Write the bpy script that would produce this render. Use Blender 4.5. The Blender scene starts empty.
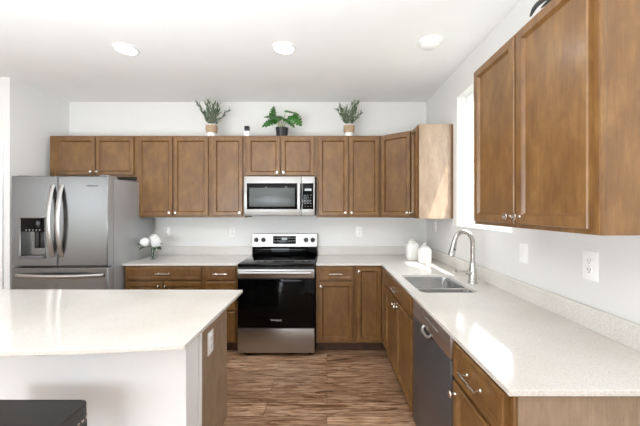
import bpy, bmesh, math, random
from mathutils import Vector, Matrix

S = bpy.context.scene
COL = S.collection
PI = math.pi

# ------------------------------------------------------------------ camera
cam_d = bpy.data.cameras.new('camera')
cam_d.sensor_width = 36.0
cam_d.lens = 302.0 / 640.0 * 36.0
cam_d.shift_x = -7.0 / 640.0
cam_d.shift_y = -3.0 / 640.0
cam_d.clip_start = 0.02
cam = bpy.data.objects.new('camera', cam_d)
COL.objects.link(cam)
EYE = 1.454
cam.location = (0, 0, EYE)
cam.rotation_euler = (PI / 2, 0, 0)
S.camera = cam

# ------------------------------------------------------------------ world, sun, large lights, exposure
W = bpy.data.worlds.new('world')
S.world = W
W.use_nodes = True
bg = W.node_tree.nodes['Background']
bg.inputs[0].default_value = (0.86, 0.93, 1.0, 1)
bg.inputs[1].default_value = 14.0

def light(name, kind, loc, rot, power, size=None, size_y=None, color=(1, 1, 1), **kw):
    d = bpy.data.lights.new(name, kind)
    d.energy = power
    d.color = color
    if kind == 'AREA':
        d.shape = 'RECTANGLE'
        d.size = size
        d.size_y = size_y
    for k, v in kw.items():
        setattr(d, k, v)
    o = bpy.data.objects.new(name, d)
    o.location = loc
    o.rotation_euler = rot
    COL.objects.link(o)
    return o

sun_dir = Vector((-0.50, 0.80, -1.40))
sun = light('sun', 'SUN', (4, -4, 8), sun_dir.to_track_quat('-Z', 'Y').to_euler(), 16.0, color=(1.0, 0.97, 0.92), angle=0.01)
# daylight of the living room's large openings, behind the camera and far to the side
light('daylight_patio', 'AREA', (-2.2, -4.05, 1.2), (PI / 2, 0, 0), 14, 2.3, 2.0, (0.86, 0.93, 1.0))
# unseen fill lamp facing up, added to brighten the ceiling and its bounce
light('ceiling_fill', 'AREA', (-1.3, -0.35, 1.15), (PI - 0.16, 0, 0), 250, 3.0, 1.7, (0.86, 0.93, 1.0))
light('daylight_side', 'AREA', (-6.35, -2.7, 1.4), (PI / 2, 0, -PI / 2), 10, 1.4, 2.0, (0.97, 0.985, 1.0))

S.view_settings.view_transform = 'Standard'
S.view_settings.look = 'None'
S.view_settings.gamma = 1.0
S.view_settings.use_curve_mapping = False
S.view_settings.exposure = -0.50

# ------------------------------------------------------------------ materials
def srgb(r, g, b):
    def f(c):
        c /= 255.0
        return c / 12.92 if c <= 0.04045 else ((c + 0.055) / 1.055) ** 2.4
    return (f(r), f(g), f(b), 1.0)

MATS = {}

def base_mat(name):
    m = bpy.data.materials.new(name)
    m.use_nodes = True
    nt = m.node_tree
    return m, nt, nt.nodes['Principled BSDF']

def N(nt, kind, **kw):
    n = nt.nodes.new(kind)
    for k, v in kw.items():
        setattr(n, k, v)
    return n

def coords(nt, scale=(1, 1, 1), world=False):
    mp = N(nt, 'ShaderNodeMapping')
    mp.inputs['Scale'].default_value = scale
    if world:
        g = N(nt, 'ShaderNodeNewGeometry')
        nt.links.new(g.outputs['Position'], mp.inputs[0])
    else:
        t = N(nt, 'ShaderNodeTexCoord')
        nt.links.new(t.outputs['Object'], mp.inputs[0])
    return mp

def noise(nt, vec, scale, detail=3.0, rough=0.5, dist=0.0):
    n = N(nt, 'ShaderNodeTexNoise')
    n.inputs['Scale'].default_value = scale
    n.inputs['Detail'].default_value = detail
    n.inputs['Roughness'].default_value = rough
    n.inputs['Distortion'].default_value = dist
    nt.links.new(vec.outputs[0], n.inputs['Vector'])
    return n

def ramp(nt, fac, stops):
    r = N(nt, 'ShaderNodeValToRGB')
    els = r.color_ramp.elements
    while len(els) < len(stops):
        els.new(0.5)
    for e, (p, c) in zip(els, stops):
        e.position = p
        e.color = c
    nt.links.new(fac, r.inputs[0])
    return r

def mix(nt, fac, a, b, mode='MIX'):
    m = N(nt, 'ShaderNodeMix', data_type='RGBA', blend_type=mode)
    for sock, v in ((m.inputs[0], fac), (m.inputs[6], a), (m.inputs[7], b)):
        if hasattr(v, 'links') or hasattr(v, 'is_output'):
            nt.links.new(v, sock)
        else:
            sock.default_value = v
    return m.outputs[2]

def bump(nt, bsdf, h, strength=0.1, dist=0.002):
    b = N(nt, 'ShaderNodeBump')
    b.inputs['Strength'].default_value = strength
    b.inputs['Distance'].default_value = dist
    nt.links.new(h, b.inputs['Height'])
    nt.links.new(b.outputs[0], bsdf.inputs['Normal'])

def plain(name, col, rough=0.5, metal=0.0, var=0.04, nscale=30.0, spec=0.5, coat=0.0, b=0.0):
    """one colour with a faint procedural unevenness of colour"""
    m, nt, p = base_mat(name)
    n = noise(nt, coords(nt), nscale, 4)
    lo = tuple(max(0, c * (1 - var)) for c in col[:3]) + (1,)
    hi = tuple(min(1, c * (1 + var)) for c in col[:3]) + (1,)
    r = ramp(nt, n.outputs[0], [(0.3, lo), (0.7, hi)])
    nt.links.new(r.outputs[0], p.inputs['Base Color'])
    p.inputs['Roughness'].default_value = rough
    p.inputs['Metallic'].default_value = metal
    p.inputs['Specular IOR Level'].default_value = spec
    p.inputs['Coat Weight'].default_value = coat
    if b:
        bump(nt, p, n.outputs[0], b)
    MATS[name] = m
    return m

def wood(name, dark, mid, light_, rough=0.40, coat=0.22, fine=0.35):
    """stained maple: cloudy blotches, fine grain running up the piece"""
    m, nt, p = base_mat(name)
    info = N(nt, 'ShaderNodeObjectInfo')
    tc = N(nt, 'ShaderNodeTexCoord')
    off = N(nt, 'ShaderNodeVectorMath', operation='MULTIPLY_ADD')
    off.inputs[1].default_value = (1, 1, 1)
    comb = N(nt, 'ShaderNodeCombineXYZ')
    mul = N(nt, 'ShaderNodeMath', operation='MULTIPLY')
    mul.inputs[1].default_value = 37.0
    nt.links.new(info.outputs['Random'], mul.inputs[0])
    for i in range(3):
        nt.links.new(mul.outputs[0], comb.inputs[i])
    nt.links.new(tc.outputs['Object'], off.inputs[0])
    nt.links.new(comb.outputs[0], off.inputs[2])
    mp1 = N(nt, 'ShaderNodeMapping'); mp1.inputs['Scale'].default_value = (1, 1, 0.45)
    mp2 = N(nt, 'ShaderNodeMapping'); mp2.inputs['Scale'].default_value = (1, 1, 0.05)
    nt.links.new(off.outputs[0], mp1.inputs[0])
    nt.links.new(off.outputs[0], mp2.inputs[0])
    cl = noise(nt, mp1, 13.0, 5, 0.62, 0.4)
    gr = noise(nt, mp2, 160.0, 3, 0.6, 0.3)
    r = ramp(nt, cl.outputs[0], [(0.28, dark), (0.5, mid), (0.72, light_)])
    g = ramp(nt, gr.outputs[0], [(0.3, (1 - fine, 1 - fine, 1 - fine, 1)), (0.65, (1, 1, 1, 1))])
    c = mix(nt, 0.6, r.outputs[0], g.outputs[0], 'MULTIPLY')
    nt.links.new(c, p.inputs['Base Color'])
    p.inputs['Roughness'].default_value = rough
    p.inputs['Coat Weight'].default_value = coat
    p.inputs['Coat Roughness'].default_value = 0.22
    bump(nt, p, gr.outputs[0], 0.05, 0.0005)
    MATS[name] = m
    return m

def steel(name, col, rough=0.28, stretch=(1, 1, 120), aniso=0.6, var=0.06):
    """brushed stainless steel with a fine horizontal or vertical brush"""
    m, nt, p = base_mat(name)
    n = noise(nt, coords(nt, stretch), 3.0, 4, 0.6)
    lo = tuple(c * (1 - var) for c in col[:3]) + (1,)
    hi = tuple(min(1, c * (1 + var)) for c in col[:3]) + (1,)
    r = ramp(nt, n.outputs[0], [(0.35, lo), (0.65, hi)])
    nt.links.new(r.outputs[0], p.inputs['Base Color'])
    p.inputs['Roughness'].default_value = rough
    p.inputs['Metallic'].default_value = 1.0
    p.inputs['Anisotropic'].default_value = aniso
    MATS[name] = m
    return m

wall_m = plain('wall_paint', srgb(230, 229, 226), 0.55, var=0.012, nscale=3, b=0.02)
ceil_m = plain('ceiling_paint', srgb(243, 243, 242), 0.75, var=0.01, nscale=4, b=0.02)
white_m = plain('white_trim_paint', srgb(240, 240, 238), 0.35, var=0.01)
knee_m = plain('white_panel_paint', srgb(238, 238, 238), 0.45, var=0.01, nscale=4)
maple = wood('stained_maple', srgb(101, 67, 34), srgb(119, 83, 42), srgb(136, 99, 54))
veneer = wood('maple_veneer', srgb(138, 114, 92), srgb(154, 130, 106), srgb(168, 144, 120), 0.45, 0.05, 0.25)
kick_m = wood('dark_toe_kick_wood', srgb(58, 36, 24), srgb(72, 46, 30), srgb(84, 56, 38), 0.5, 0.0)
steel_v = steel('brushed_steel', srgb(122, 121, 120), 0.27, (90, 90, 0.6), 0.5, 0.012)
steel_s = steel('bright_steel', srgb(178, 177, 175), 0.38, (1, 1, 120))
steel_dark = steel('dark_steel', srgb(106, 104, 106), 0.36)
steel_dark.node_tree.nodes['Principled BSDF'].inputs['Metallic'].default_value = 0.7
steel_sink = steel('sink_steel', srgb(222, 222, 222), 0.22, (1, 100, 1), 0.3)
nickel = plain('satin_nickel', srgb(214, 208, 198), 0.22, 1.0, 0.02)
chrome = plain('brushed_chrome', srgb(196, 194, 190), 0.2, 1.0, 0.02)
black_glass = plain('black_glass', srgb(5, 5, 6), 0.05, 0.0, 0.02, spec=0.15)
black_plastic = plain('black_plastic', srgb(16, 16, 17), 0.35, 0.0, 0.05)
grey_case = plain('grey_case_paint', srgb(172, 172, 173), 0.35, 0.4, 0.02, 60)
dark_window = plain('oven_window_glass', srgb(7, 8, 8), 0.08, 0.0, 0.02, spec=0.12)
micro_window = plain('microwave_window_glass', srgb(74, 80, 78), 0.3, 0.0, 0.05)
grey_print = plain('grey_print', srgb(150, 150, 150), 0.5)
lcd_m = plain('display_grey', srgb(176, 180, 180), 0.3)
plastic_white = plain('white_plastic', srgb(250, 249, 247), 0.3, 0.0, 0.01)
slot_m = plain('outlet_slot_black', srgb(40, 38, 36), 0.6)
ceramic = plain('white_ceramic', srgb(238, 236, 230), 0.18, 0.0, 0.01, coat=0.4)
jute = plain('jute_cord', srgb(170, 146, 118), 0.9, 0.0, 0.25, 120, b=0.4)
soil_m = plain('potting_soil', srgb(50, 38, 30), 0.95, 0.0, 0.3, 80)
leaf_olive = plain('grey_green_leaf', srgb(108, 122, 98), 0.6, 0.0, 0.35, 25)
leaf_green = plain('glossy_green_leaf', srgb(58, 108, 44), 0.35, 0.0, 0.45, 30)
stem_green = plain('pale_green_stem', srgb(150, 158, 96), 0.5, 0.0, 0.15)
leaf_dark = plain('near_black_leaf', srgb(20, 24, 20), 0.35, 0.0, 0.3)
leaf_bouquet = plain('bouquet_leaf', srgb(52, 78, 44), 0.5, 0.0, 0.35, 40)
petal_m = plain('white_petal', srgb(250, 249, 246), 0.7, 0.0, 0.02, 60)
leather = plain('black_leather', srgb(34, 33, 33), 0.42, 0.0, 0.1, 200, b=0.15)
black_wood = plain('black_painted_wood', srgb(24, 22, 21), 0.4)
grass_m = plain('lawn_grass', srgb(98, 102, 88), 0.9, 0.0, 0.3, 6)

def glass_mat(name, tint=(1, 1, 1, 1), refl=0.06):
    m = bpy.data.materials.new(name)
    m.use_nodes = True
    nt = m.node_tree
    nt.nodes.clear()
    out = N(nt, 'ShaderNodeOutputMaterial')
    tr = N(nt, 'ShaderNodeBsdfTransparent'); tr.inputs[0].default_value = tint
    gl = N(nt, 'ShaderNodeBsdfGlossy'); gl.inputs['Roughness'].default_value = 0.02
    lw = N(nt, 'ShaderNodeLayerWeight'); lw.inputs['Blend'].default_value = 0.5
    pw = N(nt, 'ShaderNodeMath', operation='POWER'); pw.inputs[1].default_value = 5.0
    nt.links.new(lw.outputs['Facing'], pw.inputs[0])
    fr = N(nt, 'ShaderNodeMath', operation='MULTIPLY_ADD'); fr.inputs[1].default_value = 0.9; fr.inputs[2].default_value = refl * 0.6
    nt.links.new(pw.outputs[0], fr.inputs[0])
    mx = N(nt, 'ShaderNodeMixShader')
    nt.links.new(fr.outputs[0], mx.inputs[0])
    nt.links.new(tr.outputs[0], mx.inputs[1])
    nt.links.new(gl.outputs[0], mx.inputs[2])
    nt.links.new(mx.outputs[0], out.inputs[0])
    MATS[name] = m
    return m

glass_m = glass_mat('clear_glass')
vase_glass = glass_mat('vase_glass', (0.93, 0.95, 0.95, 1))

def emit_mat(name, col, strength):
    m, nt, p = base_mat(name)
    p.inputs['Base Color'].default_value = col
    p.inputs['Emission Color'].default_value = col
    p.inputs['Emission Strength'].default_value = strength
    MATS[name] = m
    return m

lamp_m = emit_mat('lamp_lens', (1.0, 0.96, 0.9, 1), 14.0)

def quartz_mat():
    m, nt, p = base_mat('white_quartz')
    c = coords(nt, world=True)
    n1 = noise(nt, c, 420.0, 2, 0.6)
    n2 = noise(nt, c, 130.0, 3, 0.6)
    n3 = noise(nt, c, 3.0, 3, 0.5)
    r1 = ramp(nt, n1.outputs[0], [(0.30, srgb(198, 186, 174)), (0.45, srgb(222, 219, 214)), (0.7, srgb(228, 226, 222))])
    r2 = ramp(nt, n2.outputs[0], [(0.35, srgb(232, 228, 223)), (0.55, srgb(252, 251, 250))])
    r3 = ramp(nt, n3.outputs[0], [(0.3, srgb(244, 243, 241)), (0.7, (1, 1, 1, 1))])
    a = mix(nt, 0.55, r1.outputs[0], r2.outputs[0], 'MULTIPLY')
    a = mix(nt, 1.0, a, r3.outputs[0], 'MULTIPLY')
    nt.links.new(a, p.inputs['Base Color'])
    p.inputs['Roughness'].default_value = 0.1
    p.inputs['Specular IOR Level'].default_value = 0.5
    MATS['quartz'] = m
    return m

quartz = quartz_mat()

def floor_mat():
    m, nt, p = base_mat('vinyl_plank_floor')
    c = coords(nt, world=True)
    br = N(nt, 'ShaderNodeTexBrick')
    br.offset = 0.37
    br.offset_frequency = 2
    br.inputs['Scale'].default_value = 1.0
    br.inputs['Brick Width'].default_value = 1.22
    br.inputs['Row Height'].default_value = 0.152
    br.inputs['Mortar Size'].default_value = 0.0012
    br.inputs['Mortar Smooth'].default_value = 0.2
    br.inputs['Bias'].default_value = 0.0
    br.inputs['Color1'].default_value = (0, 0, 0, 1)
    br.inputs['Color2'].default_value = (1, 1, 1, 1)
    br.inputs['Mortar'].default_value = (0.5, 0.5, 0.5, 1)
    nt.links.new(c.outputs[0], br.inputs['Vector'])
    sep = N(nt, 'ShaderNodeSeparateColor')
    nt.links.new(br.outputs['Color'], sep.inputs[0])
    # shift the grain per plank
    mul = N(nt, 'ShaderNodeMath', operation='MULTIPLY'); mul.inputs[1].default_value = 23.0
    nt.links.new(sep.outputs[0], mul.inputs[0])
    cmb = N(nt, 'ShaderNodeCombineXYZ')
    nt.links.new(mul.outputs[0], cmb.inputs[0]); nt.links.new(mul.outputs[0], cmb.inputs[2])
    add = N(nt, 'ShaderNodeVectorMath', operation='ADD')
    nt.links.new(c.outputs[0], add.inputs[0]); nt.links.new(cmb.outputs[0], add.inputs[1])
    mpA = N(nt, 'ShaderNodeMapping'); mpA.inputs['Scale'].default_value = (1.6, 11, 1)
    mpB = N(nt, 'ShaderNodeMapping'); mpB.inputs['Scale'].default_value = (3.0, 60, 1)
    mpC = N(nt, 'ShaderNodeMapping'); mpC.inputs['Scale'].default_value = (2.2, 12, 1)
    for q in (mpA, mpB, mpC):
        nt.links.new(add.outputs[0], q.inputs[0])
    gA = noise(nt, mpA, 2.2, 5, 0.65, 1.2)
    gB = noise(nt, mpB, 2.0, 3, 0.6, 0.6)
    gC = noise(nt, mpC, 1.6, 3, 0.6, 1.5)
    rA = ramp(nt, gA.outputs[0], [(0.31, srgb(96, 62, 40)), (0.43, srgb(178, 137, 104)), (0.56, srgb(216, 180, 148)), (0.75, srgb(230, 200, 172))])
    rB = ramp(nt, gB.outputs[0], [(0.34, srgb(150, 134, 122)), (0.58, (1, 1, 1, 1))])
    rC = ramp(nt, gC.outputs[0], [(0.62, (1, 1, 1, 1)), (0.72, srgb(168, 150, 136))])
    a = mix(nt, 0.8, rA.outputs[0], rB.outputs[0], 'MULTIPLY')
    a = mix(nt, 0.8, a, rC.outputs[0], 'MULTIPLY')
    tone = ramp(nt, sep.outputs[0], [(0.0, srgb(196, 188, 182)), (1.0, (1, 1, 1, 1))])
    a = mix(nt, 0.8, a, tone.outputs[0], 'MULTIPLY')
    seam = mix(nt, br.outputs['Fac'], a, srgb(58, 40, 28))
    nt.links.new(seam, p.inputs['Base Color'])
    p.inputs['Roughness'].default_value = 0.36
    p.inputs['Specular IOR Level'].default_value = 0.4
    bump(nt, p, gB.outputs[0], 0.08, 0.001)
    return m

floor_m = floor_mat()

# ------------------------------------------------------------------ mesh helpers
class MB:
    def __init__(self):
        self.bm = bmesh.new()

    def box(self, x0, x1, y0, y1, z0, z1, bev=0.0, seg=2):
        b = bmesh.new()
        bmesh.ops.create_cube(b, size=1.0)
        for v in b.verts:
            v.co = Vector((x0 + (v.co.x + 0.5) * (x1 - x0), y0 + (v.co.y + 0.5) * (y1 - y0), z0 + (v.co.z + 0.5) * (z1 - z0)))
        if bev:
            bmesh.ops.bevel(b, geom=list(b.edges), offset=bev, segments=seg, affect='EDGES', profile=0.5)
        self._merge(b)
        return self

    def _merge(self, b, M=None):
        if M is not None:
            bmesh.ops.transform(b, matrix=M, verts=b.verts)
        me = bpy.data.meshes.new('tmp')
        b.to_mesh(me)
        b.free()
        self.bm.from_mesh(me)
        bpy.data.meshes.remove(me)

    def tube(self, pts, r, seg=10, flat=1.0, cap=True, side=None):
        """sweep a circle (or flattened ellipse) along pts; r a number or a list"""
        pts = [Vector(p) for p in pts]
        n = len(pts)
        rs = r if isinstance(r, (list, tuple)) else [r] * n
        rings = []
        up = Vector(side) if side else None
        prev = None
        for i in range(n):
            t = (pts[min(i + 1, n - 1)] - pts[max(i - 1, 0)]).normalized()
            if up is not None:
                a = (up - t * up.dot(t)).normalized()
            elif prev is None:
                ref = Vector((0, 0, 1)) if abs(t.z) < 0.9 else Vector((1, 0, 0))
                a = t.cross(ref).normalized()
            else:
                a = (prev - t * prev.dot(t)).normalized()
            prev = a
            b = t.cross(a).normalized()
            ring = []
            for k in range(seg):
                th = 2 * PI * k / seg
                ring.append(self.bm.verts.new(pts[i] + a * math.cos(th) * rs[i] + b * math.sin(th) * rs[i] * flat))
            rings.append(ring)
        for i in range(n - 1):
            for k in range(seg):
                self.bm.faces.new((rings[i][k], rings[i][(k + 1) % seg], rings[i + 1][(k + 1) % seg], rings[i + 1][k]))
        if cap:
            self.bm.faces.new(list(reversed(rings[0])))
            self.bm.faces.new(rings[-1])
        return self

    def lathe(self, prof, o=(0, 0, 0), axis=(0, 0, 1), seg=24, cap0=True, cap1=True, sq=0.0):
        """prof: list of (radius, height along axis). sq > 0 squares the section off"""
        ax = Vector(axis).normalized()
        ref = Vector((1, 0, 0)) if abs(ax.x) < 0.9 else Vector((0, 1, 0))
        u = (ref - ax * ref.dot(ax)).normalized()
        v = ax.cross(u)
        o = Vector(o)
        rings = []
        for r, h in prof:
            ring = []
            for k in range(seg):
                th = 2 * PI * k / seg
                c, s = math.cos(th), math.sin(th)
                f = 1.0
                if sq:
                    f = (abs(c) ** sq + abs(s) ** sq) ** (-1.0 / sq)
                ring.append(self.bm.verts.new(o + ax * h + (u * c + v * s) * r * f))
            rings.append(ring)
        for i in range(len(rings) - 1):
            for k in range(seg):
                self.bm.faces.new((rings[i][k], rings[i][(k + 1) % seg], rings[i + 1][(k + 1) % seg], rings[i + 1][k]))
        if cap0:
            self.bm.faces.new(list(reversed(rings[0])))
        if cap1:
            self.bm.faces.new(rings[-1])
        return self

    def cyl(self, p0, p1, r, seg=20):
        p0, p1 = Vector(p0), Vector(p1)
        d = (p1 - p0)
        return self.lathe([(r, 0), (r, d.length)], p0, d, seg)

    def panel_front(self, x0, x1, z0, z1, t=0.021, st=0.040, rec=0.014):
        """cabinet front lying on the plane y=0, facing -y, with a recessed panel inside a mitred frame"""
        def loop(ins, y):
            return [self.bm.verts.new((x, y, z)) for x, z in
                    ((x0 + ins, z0 + ins), (x1 - ins, z0 + ins), (x1 - ins, z1 - ins), (x0 + ins, z1 - ins))]
        L = [loop(0, 0), loop(0, -t + 0.004), loop(0.004, -t), loop(st, -t), loop(st + 0.0005, -t + 0.002),
             loop(st + 0.011, -t + rec - 0.002), loop(st + 0.0115, -t + rec)]
        self.bm.faces.new(list(reversed(L[0])))
        for a, b in zip(L, L[1:]):
            for k in range(4):
                self.bm.faces.new((a[k], a[(k + 1) % 4], b[(k + 1) % 4], b[k]))
        self.bm.faces.new(L[-1])
        return self

    def slab(self, outer, holes, z0, z1):
        loops = []
        for poly in [outer] + holes:
            vs = [self.bm.verts.new((x, y, z1)) for x, y in poly]
            es = [self.bm.edges.new((vs[i], vs[(i + 1) % len(vs)])) for i in range(len(vs))]
            loops.append((vs, es))
        edges = [e for _, es in loops for e in es]
        res = bmesh.ops.triangle_fill(self.bm, use_beauty=True, use_dissolve=False, edges=edges)
        faces = [f for f in res['geom'] if isinstance(f, bmesh.types.BMFace)]
        for f in faces:
            if f.normal.z < 0:
                f.normal_flip()
        ext = bmesh.ops.extrude_face_region(self.bm, geom=faces, use_keep_orig=True)
        nv = [g for g in ext['geom'] if isinstance(g, bmesh.types.BMVert)]
        bmesh.ops.translate(self.bm, verts=nv, vec=(0, 0, z0 - z1))
        return self

    def leaf(self, base, d, nrm, length, width, bend=0.0, n=5, tip=1.0, fold=0.15):
        """a pointed leaf blade from base along d, bending towards -nrm"""
        d = Vector(d).normalized()
        nrm = Vector(nrm)
        nrm = (nrm - d * nrm.dot(d))
        if nrm.length < 1e-4:
            nrm = d.orthogonal()
        nrm.normalize()
        s = d.cross(nrm).normalized()
        p = Vector(base)
        rows = []
        for i in range(n + 1):
            t = i / n
            w = width * 0.5 * (math.sin(PI * min(1, t ** 0.8)) ** 0.8 if 0 < t < 1 else 0.02)
            c = p + d * length * t - nrm * bend * length * t * t
            rows.append((self.bm.verts.new(c - s * w + nrm * w * fold), self.bm.verts.new(c), self.bm.verts.new(c + s * w + nrm * w * fold)))
        for a, b in zip(rows, rows[1:]):
            self.bm.faces.new((a[0], a[1], b[1], b[0]))
            self.bm.faces.new((a[1], a[2], b[2], b[1]))
        return self

    def build(self, name, m, parent=None, M=None, smooth=True, ang=35, bev=0.0, solid=0.0):
        bmesh.ops.recalc_face_normals(self.bm, faces=self.bm.faces)
        me = bpy.data.meshes.new(name)
        if M is not None:
            bmesh.ops.transform(self.bm, matrix=M, verts=self.bm.verts)
        self.bm.to_mesh(me)
        self.bm.free()
        if smooth:
            me.polygons.foreach_set('use_smooth', [True] * len(me.polygons))
            me.set_sharp_from_angle(angle=math.radians(ang))
        me.materials.append(m)
        o = bpy.data.objects.new(name, me)
        COL.objects.link(o)
        if parent:
            o.parent = parent
        if solid:
            md = o.modifiers.new('solidify', 'SOLIDIFY')
            md.thickness = solid
            md.offset = 0
        if bev:
            md = o.modifiers.new('bevel', 'BEVEL')
            md.width = bev
            md.segments = 2
            md.limit_method = 'ANGLE'
            md.angle_limit = math.radians(50)
        return o

def tag(o, label=None, cat=None, group=None, kind=None):
    if label: o['label'] = label
    if cat: o['category'] = cat
    if group: o['group'] = group
    if kind: o['kind'] = kind
    return o

def thing(name, label, cat, loc, rz=0.0, group=None):
    o = bpy.data.objects.new(name, None)
    o.empty_display_size = 0.05
    o.location = loc
    o.rotation_euler = (0, 0, rz)
    COL.objects.link(o)
    return tag(o, label, cat, group)

def struct(name, mb, m, parent=None, bev=0.0):
    o = mb.build(name, m, parent, bev=bev)
    o['kind'] = 'structure'
    return o

def text(name, body, size, m, parent, loc, rot, ext=0.0004):
    c = bpy.data.curves.new(name, 'FONT')
    c.body = body
    c.size = size
    c.extrude = ext
    c.align_x = 'CENTER'
    c.align_y = 'CENTER'
    c.materials.append(m)
    t = bpy.data.objects.new('tmp_text', c)
    COL.objects.link(t)
    bpy.context.view_layer.update()
    me = bpy.data.meshes.new_from_object(t.evaluated_get(bpy.context.evaluated_depsgraph_get()))
    bpy.data.objects.remove(t)
    bpy.data.curves.remove(c)
    o = bpy.data.objects.new(name, me)
    if not me.materials:
        me.materials.append(m)
    o.location = loc
    o.rotation_euler = rot
    o.parent = parent
    COL.objects.link(o)
    return o

# ------------------------------------------------------------------ the room
YB, XR, XL, CZ = 3.67, 1.207, -3.13, 2.765     # back wall, right wall, kitchen's left wall, ceiling
YH, XF, YF = 2.98, -6.5, -4.2                  # hall wall, far left wall, rear wall
WT = 0.14
struct('floor', MB().box(XF, XR, YF, YB, -0.05, 0), floor_m)
struct('ceiling', MB().box(XF, XR, YF, YB, CZ, CZ + 0.05), ceil_m)
struct('wall_back', MB().box(XL - 0.1, XR + WT, YB, YB + WT, -0.05, CZ), wall_m)
struct('wall_left', MB().box(XL - 0.12, XL, YH, YB, 0, CZ), wall_m)
WY0, WY1, WZ0, WZ1 = 1.97, 2.80, 1.30, 2.50
struct('wall_right', MB().box(XR, XR + WT, YF, WY0, -0.05, CZ).box(XR, XR + WT, WY1, YB, -0.05, CZ)
       .box(XR, XR + WT, WY0, WY1, -0.05, WZ0).box(XR, XR + WT, WY0, WY1, WZ1, CZ), wall_m)
DX1, DX0, DZ = -3.25, -4.06, 2.05
struct('wall_hall', MB().box(DX1, XL - 0.12, YH, YH + 0.12, 0, CZ).box(XF, DX0, YH, YH + 0.12, 0, CZ)
       .box(DX0, DX1, YH, YH + 0.12, DZ, CZ), wall_m)
struct('wall_far_left', MB().box(XF - WT, XF, YF, -3.5, 0, CZ).box(XF - WT, XF, -1.9, YH + 0.12, 0, CZ)
       .box(XF - WT, XF, -3.5, -1.9, 2.4, CZ).box(XF - WT, XF, -3.5, -1.9, 0, 0.4), wall_m)
struct('wall_front', MB().box(XF, -3.4, YF - WT, YF, 0, CZ).box(-1.0, XR, YF - WT, YF, 0, CZ)
       .box(-3.4, -1.0, YF - WT, YF, 2.2, CZ), wall_m)
struct('lawn', MB().box(-30, 30, -30, 30, -0.30, -0.20), grass_m)

# hall door with casing
d1 = bpy.data.objects.new('door_1', None)
d1.location = ((DX0 + DX1) / 2, YH, 0)
COL.objects.link(d1)
d1['kind'] = 'structure'
hw = (DX1 - DX0) / 2
mb = MB()
mb.box(-hw - 0.06, -hw, -0.018, 0, 0, DZ + 0.06, 0.003).box(hw, hw + 0.06, -0.018, 0, 0, DZ + 0.06, 0.003).box(-hw, hw, -0.018, 0, DZ, DZ + 0.06, 0.003)
mb.build('door_casing', white_m, d1)
mb = MB()
mb.box(-hw + 0.003, hw - 0.003, 0.03, 0.07, 0.005, DZ - 0.003)
for z0, z1 in ((0.15, 0.95), (1.08, 1.9)):
    for s in (-1, 1):
        mb.panel_front(s * hw / 2 - 0.14, s * hw / 2 + 0.14, z0, z1, 0.004, 0.02, 0.003)
dl = mb.build('door_leaf', white_m, d1)
MB().lathe([(0.012, 0), (0.012, 0.04), (0.026, 0.05), (0.026, 0.07), (0.01, 0.08)], (-hw + 0.07, 0.03, 0.95), (0, -1, 0)).build('door_knob', nickel, dl)

# sink window: deep drywall reveal, single-hung sashes
w1 = bpy.data.objects.new('window_1', None)
w1.location = (XR, (WY0 + WY1) / 2, WZ0)
COL.objects.link(w1)
w1['kind'] = 'structure'
hwid = (WY1 - WY0) / 2
hh = WZ1 - WZ0
def ring_y(mb, y0, y1, z0, z1, x0, x1, t):
    mb.box(x0, x1, y0, y0 + t, z0, z1).box(x0, x1, y1 - t, y1, z0, z1)
    mb.box(x0, x1, y0 + t, y1 - t, z0, z0 + t).box(x0, x1, y0 + t, y1 - t, z1 - t, z1)
    return mb
ring_y(MB(), -hwid, hwid, 0, hh, 0.085, 0.14, 0.03).build('window_frame', plastic_white, w1)
us = ring_y(MB(), -hwid + 0.03, hwid - 0.03, hh / 2 - 0.02, hh - 0.03, 0.115, 0.135, 0.032).build('window_sash', plastic_white, w1)
MB().box(0.123, 0.127, -hwid + 0.062, hwid - 0.062, hh / 2 + 0.012, hh - 0.062).build('pane', glass_m, us)
ls = ring_y(MB(), -hwid + 0.03, hwid - 0.03, 0.03, hh / 2 + 0.02, 0.092, 0.112, 0.032).build('window_sash', plastic_white, w1)
MB().box(0.100, 0.104, -hwid + 0.062, hwid - 0.062, 0.062, hh / 2 - 0.012).build('pane', glass_m, ls)
MB().box(-0.012, 0.085, -hwid, hwid, 0, 0.012, 0.003).build('window_sill', white_m, w1)

# ------------------------------------------------------------------ cabinets
def knob(parent, x, z, y=-0.021, M=None):
    return MB().lathe([(0.008, 0), (0.0055, 0.004), (0.0055, 0.013), (0.013, 0.018), (0.0155, 0.023), (0.014, 0.028), (0.006, 0.030)],
                      (x, y, z), (0, -1, 0), 18).build('knob', nickel, parent, M)

def pull(parent, xc, z, L=0.135, y=-0.021, M=None):
    mb = MB()
    for s in (-1, 1):
        mb.cyl((xc + s * L * 0.38, y, z), (xc + s * L * 0.38, y - 0.028, z), 0.0045, 12)
        mb.lathe([(0.009, 0), (0.006, 0.004)], (xc + s * L * 0.38, y, z), (0, -1, 0), 14)
    mb.tube([(xc - L / 2, y - 0.028, z), (xc + L / 2, y - 0.028, z)], 0.006, 12)
    return mb.build('handle', nickel, parent, M)

def front(root, kind, x0, x1, z0, z1, hw=None, M=None):
    """a door or drawer front with its knob or pull"""
    if kind == 'door':
        o = MB().panel_front(x0, x1, z0, z1, st=0.040).build('door', maple, root, M)
        if hw:
            knob(o, hw[0], hw[1], M=M)
    else:
        o = MB().panel_front(x0, x1, z0, z1, st=0.024, rec=0.007).build('drawer' if kind != 'false' else 'drawer_front', maple, root, M)
        if hw:
            pull(o, hw[0], hw[1], M=M)
    return o

UZ0, UZ1 = 1.372, 2.275
BZ0, BZ1 = 0.105, 0.893
KX = 0.028      # knob inset from the door's edge

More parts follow.
